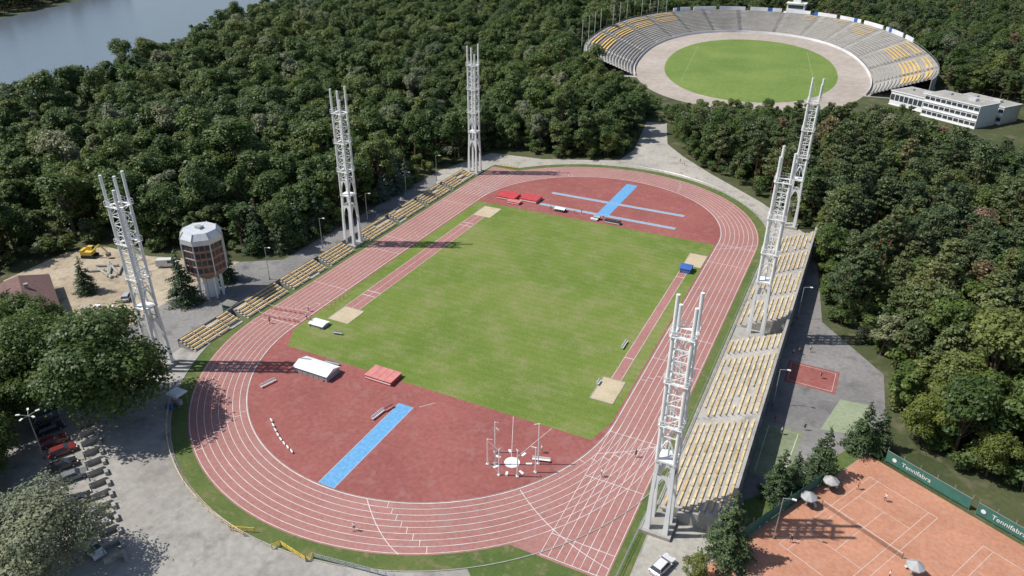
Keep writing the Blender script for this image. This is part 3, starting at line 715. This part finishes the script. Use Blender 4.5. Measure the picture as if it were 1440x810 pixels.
# ---------------------------------------------------------------- field equipment
def padcover(x,y,sx,sy,h,top,side,name,gable=0):
    b=MB(); b.box((0,0,h/2),(sx,sy,h),side)
    if gable:
        A=[(-sx/2-.15,-sy/2-.15,h+.01),(sx/2+.15,-sy/2-.15,h+.01),(sx/2+.15,sy/2+.15,h+.01),(-sx/2-.15,sy/2+.15,h+.01)]; r0=(-sx/2-.15,0,h+gable);r1=(sx/2+.15,0,h+gable)
        b.face([A[0],A[1],r1,r0],top);b.face([A[2],A[3],r0,r1],top);b.face([A[1],A[2],r1],top);b.face([A[3],A[0],r0],top)
        for i in range(6): b.box((-sx/2+sx*(i+.5)/6,-sy/2-.02,h/2),(.08,.06,h),'grey')
        for s in (-1,1):
            for q in (-1,1): b.cyl((s*sx*.4,q*sy*.5,.12),(s*sx*.4,q*(sy*.5+.12),.12),.16,.16,'black',8)
    else:
        b.box((0,0,h+.04),(sx+.15,sy+.15,.08),top)
        for i in range(3): b.box((-sx/2+sx*(i+1)/4,0,h+.09),(.06,sy+.1,.03),side)
        for s in (-1,1): b.box((0,s*(sy/2+.03),h*.5),(sx*.96,.05,h*.25),'white')
    b.obj(name,(x,y,0))
padcover(-21,-54,8,3.9,1.3,'white','grey','pole_vault_mat_cover',.7)
padcover(-8.3,-49.8,6,3.7,.9,'pink','red','high_jump_mat')
padcover(-29,47.2,6,5,.9,'red','red','pole_vault_mat'); padcover(-21.8,48.2,5.6,4.6,1.0,'red','pink','pole_vault_mat'); padcover(-25.3,43.8,4,2.2,.7,'pink','red','high_jump_mat')
padcover(-32.0,-39.7,3.6,2.4,.7,'white','grey','mat_trolley',.3); padcover(32.8,22.2,2.6,3,1.2,'bluecover','bluecover','covered_mat_trolley',.5)
padcover(-10.4,44.2,3,1.8,.9,'white','black','mat_trolley',.3); padcover(6.5,42.5,4.5,1.4,.8,'shorts','dconcrete','equipment_bench'); padcover(1.5,43.2,1.6,1.2,.9,'grey','black','equipment_box',.3)
padcover(1,42.2,2,1,.5,'white','grey','judges_table')
cg=empty('hammer_cage',(24.6,-60.4,0))
b=MB(); b.cyl((0,0,.04),(0,0,.1),1.3,1.3,'white',28); 
for i,a in enumerate(np.linspace(.3,2*math.pi+.3,8)[:-1]):
    r0,r1=2.3,3.3
    b.face([(r0*math.cos(a-.05),r0*math.sin(a-.05),.075),(r1*math.cos(a),r1*math.sin(a),.075),(r1*math.cos(a+.14),r1*math.sin(a+.14),.075),(r0*math.cos(a+.12),r0*math.sin(a+.12),.075)],'white')
b.obj('throwing_circle',parent=cg)
b=MB()
pl=[(-3.4,-2.2,5.4),(-2.3,-1.6,8.8),(4.0,1.6,8.4),(2.2,-2.6,5.4),(-.6,-3.6,5.4),(4.4,-.4,5.2),(-3.6,1.0,5.4)]
for x,y,h in pl:
    b.cyl((x,y,0),(x,y,h),.12,.10,'white',8); b.box((x,y,.12),(.5,.4,.24),'white',math.atan2(y,x)); b.cyl((x,y,h),(x*.8,y*.8,h-.2),.05,.05,'white',5)
order=[(4.4,-.4),(2.2,-2.6),(-.6,-3.6),(-3.4,-2.2),(-3.6,1.0)]
for p,q in zip(order[:-1],order[1:]): b.cyl((*p,5.1),(*q,5.1),.02,.02,'steel',4); b.cyl((*p,.5),(*q,.5),.02,.02,'steel',4)
b.obj('cage_posts',parent=cg)
b=MB()
for f in np.linspace(0,1,8):
    x=-18.3+f*8.7; y=-69.8-f*4.8-math.sin(f*3.14)*.5; b.box((x,y,.32),(1.0,.18,.3),'white',-.5); b.box((x,y,.1),(.12,.4,.2),'grey',-.5)
b.obj('white_barrier_row')
def bench(x,y,rz,k='white',L=3.2):
    b=MB(); b.box((0,0,.45),(L,.4,.07),k); b.box((0,.2,.72),(L,.05,.3),k)
    for s in (-1,1): b.box((s*L*.38,0,.21),(.08,.36,.42),'grey')
    b.obj('field_bench',(x,y,0),rz)
bench(-2.3,-60,1.45); bench(-1.6,-57.6,1.3,'pink',2); bench(-26.5,-61.5,1.3); bench(28.8,-58,.3,'white',3); bench(-20,-50.6,.1,'grey'); bench(30,-18,1.57); bench(29.8,-33,1.57,'white',1.5); bench(-26,-41,.2,'grey',2)
def hurdle(x,y,rz):
    b=MB(); b.box((0,0,1.0),(1.2,.03,.09),'white'); 
    for s in (-1,1): b.box((s*.5,0,.5),(.04,.04,1.0),'red'); b.box((s*.5,.3,.04),(.05,.7,.05),'red')
    return b.obj('hurdle',(x,y,.03),rz)
h0=hurdle(-37.2,-41,0)
for i in range(8):
    for j in range(2): dup(h0,'hurdle',(-37.2-i*1.22,-41+j*3.5-i*.2,.03),random.uniform(-.1,.1))
for i in range(5): dup(h0,'hurdle',(-34.5-i*.1,-33+i*1.6,.03),1.2)
b=MB(); arc=[(49.9*math.cos(a),-HL+49.9*math.sin(a)) for a in np.linspace(math.radians(218),math.radians(266),26)]
for z in (.55,.95): 
    for p,q in zip(arc[:-1],arc[1:]): b.cyl((*p,z),(*q,z),.045,.045,'ybench',5,False)
for p in arc: b.cyl((*p,0),(*p,1.0),.05,.05,'ybench',6)
b.obj('yellow_railing')
def barrier(pts,name='yellow_barrier',k='yellow'):
    b=MB(); 
    for p,q in zip(pts[:-1],pts[1:]):
        for z in (.35,.65,.95): b.cyl((*p,z),(*q,z),.05,.05,k,6)
        n=max(1,int(math.dist(p,q)/1.2))
        for i in range(n+1):
            t=i/n; b.cyl((p[0]*(1-t)+q[0]*t,p[1]*(1-t)+q[1]*t,0),(p[0]*(1-t)+q[0]*t,p[1]*(1-t)+q[1]*t,1.05),.06,.06,k,6)
    b.obj(name)
barrier([(-6,-92),(-2.6,-90.7)]); barrier([(1.8,-92),(2.4,-90.9),(7.6,-91.6),(8,-90.6)])
barrier([(-44,72.2),(-38,72.5)]); barrier([(8.2,-90.6),(24,-88),(40.5,-79.5),(47.5,-79)],'perimeter_railing','steel')
b=MB()
for p,q in (((47.6,-79),(47.9,-62)),):
    for z in (.5,1.0): b.cyl((*p,z),(*q,z),.04,.04,'steel',5)
    for i in range(9): b.cyl((p[0],p[1]+i*2.1,0),(p[0],p[1]+i*2.1,1),.04,.04,'steel',5)
b.obj('side_railing')
kz=empty('white_canopy',(-37.2,-73.2,0)); b=MB()
for x in (-1.2,1.2):
    for y in (-1,1): b.cyl((x,y,0),(x,y,2.3),.04,.04,'steel',6)
b.box((0,0,2.38),(2.9,2.5,.12),'white'); b.box((0,0,2.5),(2.2,1.8,.12),'white'); b.box((0,-.2,.5),(1.8,.7,1),'grey'); b.box((-.2,-1.9,.35),(1.6,.5,.7),'bluecover')
b.obj('canopy',parent=kz)
b=MB(); b.box((0,0,.9),(2.6,2,1.8),'banner'); b.box((0,0,1.9),(3,2.4,.15),'dconcrete'); b.box((0,-1.02,1),(1.4,.05,1.0),'glass'); b.obj('equipment_kiosk',(-53.8,-43.5,0),.1)
def lamp(x,y,h=9,heads=1):
    b=MB(); b.cyl((0,0,0),(0,0,h),.09,.06,'steel',8); b.cyl((0,0,0),(0,0,.5),.16,.14,'dconcrete',8)
    for i in range(heads):
        a=2*math.pi*i/heads; e=(1.2*math.cos(a),1.2*math.sin(a),h+.25); b.cyl((0,0,h-.05),e,.04,.04,'steel',6); b.box((e[0]*1.2,e[1]*1.2,h+.27),(.6,.28,.14),'white',a)
    b.obj('street_lamp',(x,y,0))
lamp(-45,-94,9,5)
for y in (-28,-8,12,32,50): lamp(-56.5,y,8.5,1)
for x,y in ((60.9,-25),(66,-58),(60.9,10)): lamp(x,y,8,1)
# ---------------------------------------------------------------- people
def person(pose,shirt):
    if pose=='walk': J=dict(lk=(.1,.12,.5),la=(.1,-.12,.08),lt=(.1,.04,.03),rk=(-.1,-.02,.5),ra=(-.1,-.3,.12),rt=(-.1,-.16,.05),le=(.27,-.12,1.14),lh=(.27,.04,.92),re=(-.27,.1,1.14),rh=(-.26,.28,.98))
    else: J=dict(lk=(.11,.03,.5),la=(.12,0,.08),lt=(.13,.15,.04),rk=(-.11,.02,.5),ra=(-.12,0,.08),rt=(-.13,.15,.04),le=(.28,-.02,1.14),lh=(.26,.14,.9),re=(-.28,-.02,1.14),rh=(-.26,.1,.88))
    names=['pel','sp','ch','nk','hd','ht','ls','le','lh','rs','re','rh','lp','lk','la','lt','rp','rk','ra','rt']
    pos=dict(pel=(0,0,.93),sp=(0,0,1.12),ch=(0,0,1.36),nk=(0,0,1.5),hd=(0,.02,1.62),ht=(0,.01,1.76),ls=(.19,0,1.42),rs=(-.19,0,1.42),lp=(.1,0,.88),rp=(-.1,0,.88),**J)
    rad=dict(pel=.13,sp=.115,ch=.14,nk=.055,hd=.085,ht=.07,ls=.065,le=.045,lh=.035,rs=.065,re=.045,rh=.035,lp=.095,lk=.06,la=.04,lt=.04,rp=.095,rk=.06,ra=.04,rt=.04)
    E=[('pel','sp'),('sp','ch'),('ch','nk'),('nk','hd'),('hd','ht'),('ch','ls'),('ls','le'),('le','lh'),('ch','rs'),('rs','re'),('re','rh'),('pel','lp'),('lp','lk'),('lk','la'),('la','lt'),('pel','rp'),('rp','rk'),('rk','ra'),('ra','rt')]
    V=[pos[n] for n in names]; ix={n:i for i,n in enumerate(names)}; R=[rad[n] for n in names]; EE=[(ix[a],ix[b_]) for a,b_ in E]
    for s in ('l','r'):
        h=Vector(pos[s+'h']); 
        for q in range(5):
            f=h+Vector(((q-2)*.012,.03 if q else .05,-.085+abs(q-2)*.008)); V.append(tuple(f)); R.append(.009); EE.append((ix[s+'h'],len(V)-1))
    me=bpy.data.meshes.new('person'); me.from_pydata(V,EE,[]); o=bpy.data.objects.new('person',me); COL.objects.link(o)
    md=o.modifiers.new('s','SKIN'); sv=me.skin_vertices[0].data
    for i,r in enumerate(R): sv[i].radius=(r,r*(.8 if i in(0,1,2) else 1)); sv[i].use_root=(i==0)
    sb=o.modifiers.new('b','SUBSURF'); sb.levels=1; sb.render_levels=1
    dg=bpy.context.evaluated_depsgraph_get(); m2=bpy.data.meshes.new_from_object(o.evaluated_get(dg)); bpy.data.objects.remove(o)
    m2.materials.clear()
    for k in ('skin',shirt,'shorts','hair'): m2.materials.append(M[k])
    for f in m2.polygons:
        c=f.center; f.material_index= 3 if (c.z>1.66 and c.y<.06) or c.z>1.74 else (1 if (1.0<c.z<1.47 and abs(c.x)<.24) else (2 if (.62<c.z<=1.0 and abs(c.x)<.22) or c.z<.07 else 0))
        f.use_smooth=True
    return m2
pm_=[person('walk','shirt'),person('stand','shirt2'),person('stand','shirt'),person('walk','red')]
ppl=[(10.2,-84,.0),(42.5,-50,.5),(39,-57,1),cw(3.5,9)+(2,),cw(7.5,8)+(1,),cw(4,27)+(0,),cw(15.8,21.5)+(2,),(62,-30,1),(63.5,-33,2),(67,-30,0),(62,-6,1),(63,-5,2),(65,-3,.3),(68,-12,1),(-6,44,1),(-4,45,2),(3,44,0),(-34,-40,1),(-36,-39,0),(-42,-44,2),(-38,-36,1),(10,104,1),(12,102,2),(-56,20,0),(-72,-50,1),(-13,43,2),(28,-56,1)]
for i,(x,y,r) in enumerate(ppl):
    o=bpy.data.objects.new('person',pm_[i%4]); o.location=(x,y,.06 if abs(x)<47 else .025); o.rotation_euler=(0,0,r*2.3); COL.objects.link(o)
# ---------------------------------------------------------------- light, world, camera
el=math.radians(54); dx,dy=.905,.425
sun=bpy.data.lights.new('sun','SUN'); sun.energy=4.8; sun.angle=math.radians(.5); sun.color=(1,.965,.91)
so=bpy.data.objects.new('sun',sun); COL.objects.link(so); so.location=(0,0,200)
so.rotation_euler=Vector((dx*math.cos(el),dy*math.cos(el),-math.sin(el))).to_track_quat('-Z','Y').to_euler()
w=bpy.data.worlds.new('World'); S.world=w; w.use_nodes=True; nt=w.node_tree; sk=nt.nodes.new('ShaderNodeTexSky'); sk.sky_type='NISHITA'; sk.sun_disc=False
sk.sun_elevation=el; sk.sun_rotation=math.atan2(-dx,-dy); bg=nt.nodes['Background']; bg.inputs[1].default_value=.11; nt.links.new(sk.outputs[0],bg.inputs[0])
cam=bpy.data.cameras.new('camera'); co=bpy.data.objects.new('camera',cam); COL.objects.link(co); S.camera=co
cam.sensor_width=36; cam.lens=25.86; cam.clip_end=6000; cam.clip_start=.5
R=Matrix.Rotation(.4491,4,'Z')@Matrix.Rotation(math.pi/2-.4930,4,'X')@Matrix.Rotation(.0083,4,'Z')
co.matrix_world=Matrix.Translation((64.95,-144.70,83.007))@R
S.view_settings.view_transform='Standard'; S.view_settings.look='None'; S.view_settings.exposure=0
print('counts',len(decs),len(pines),len(spr),len(Bq))
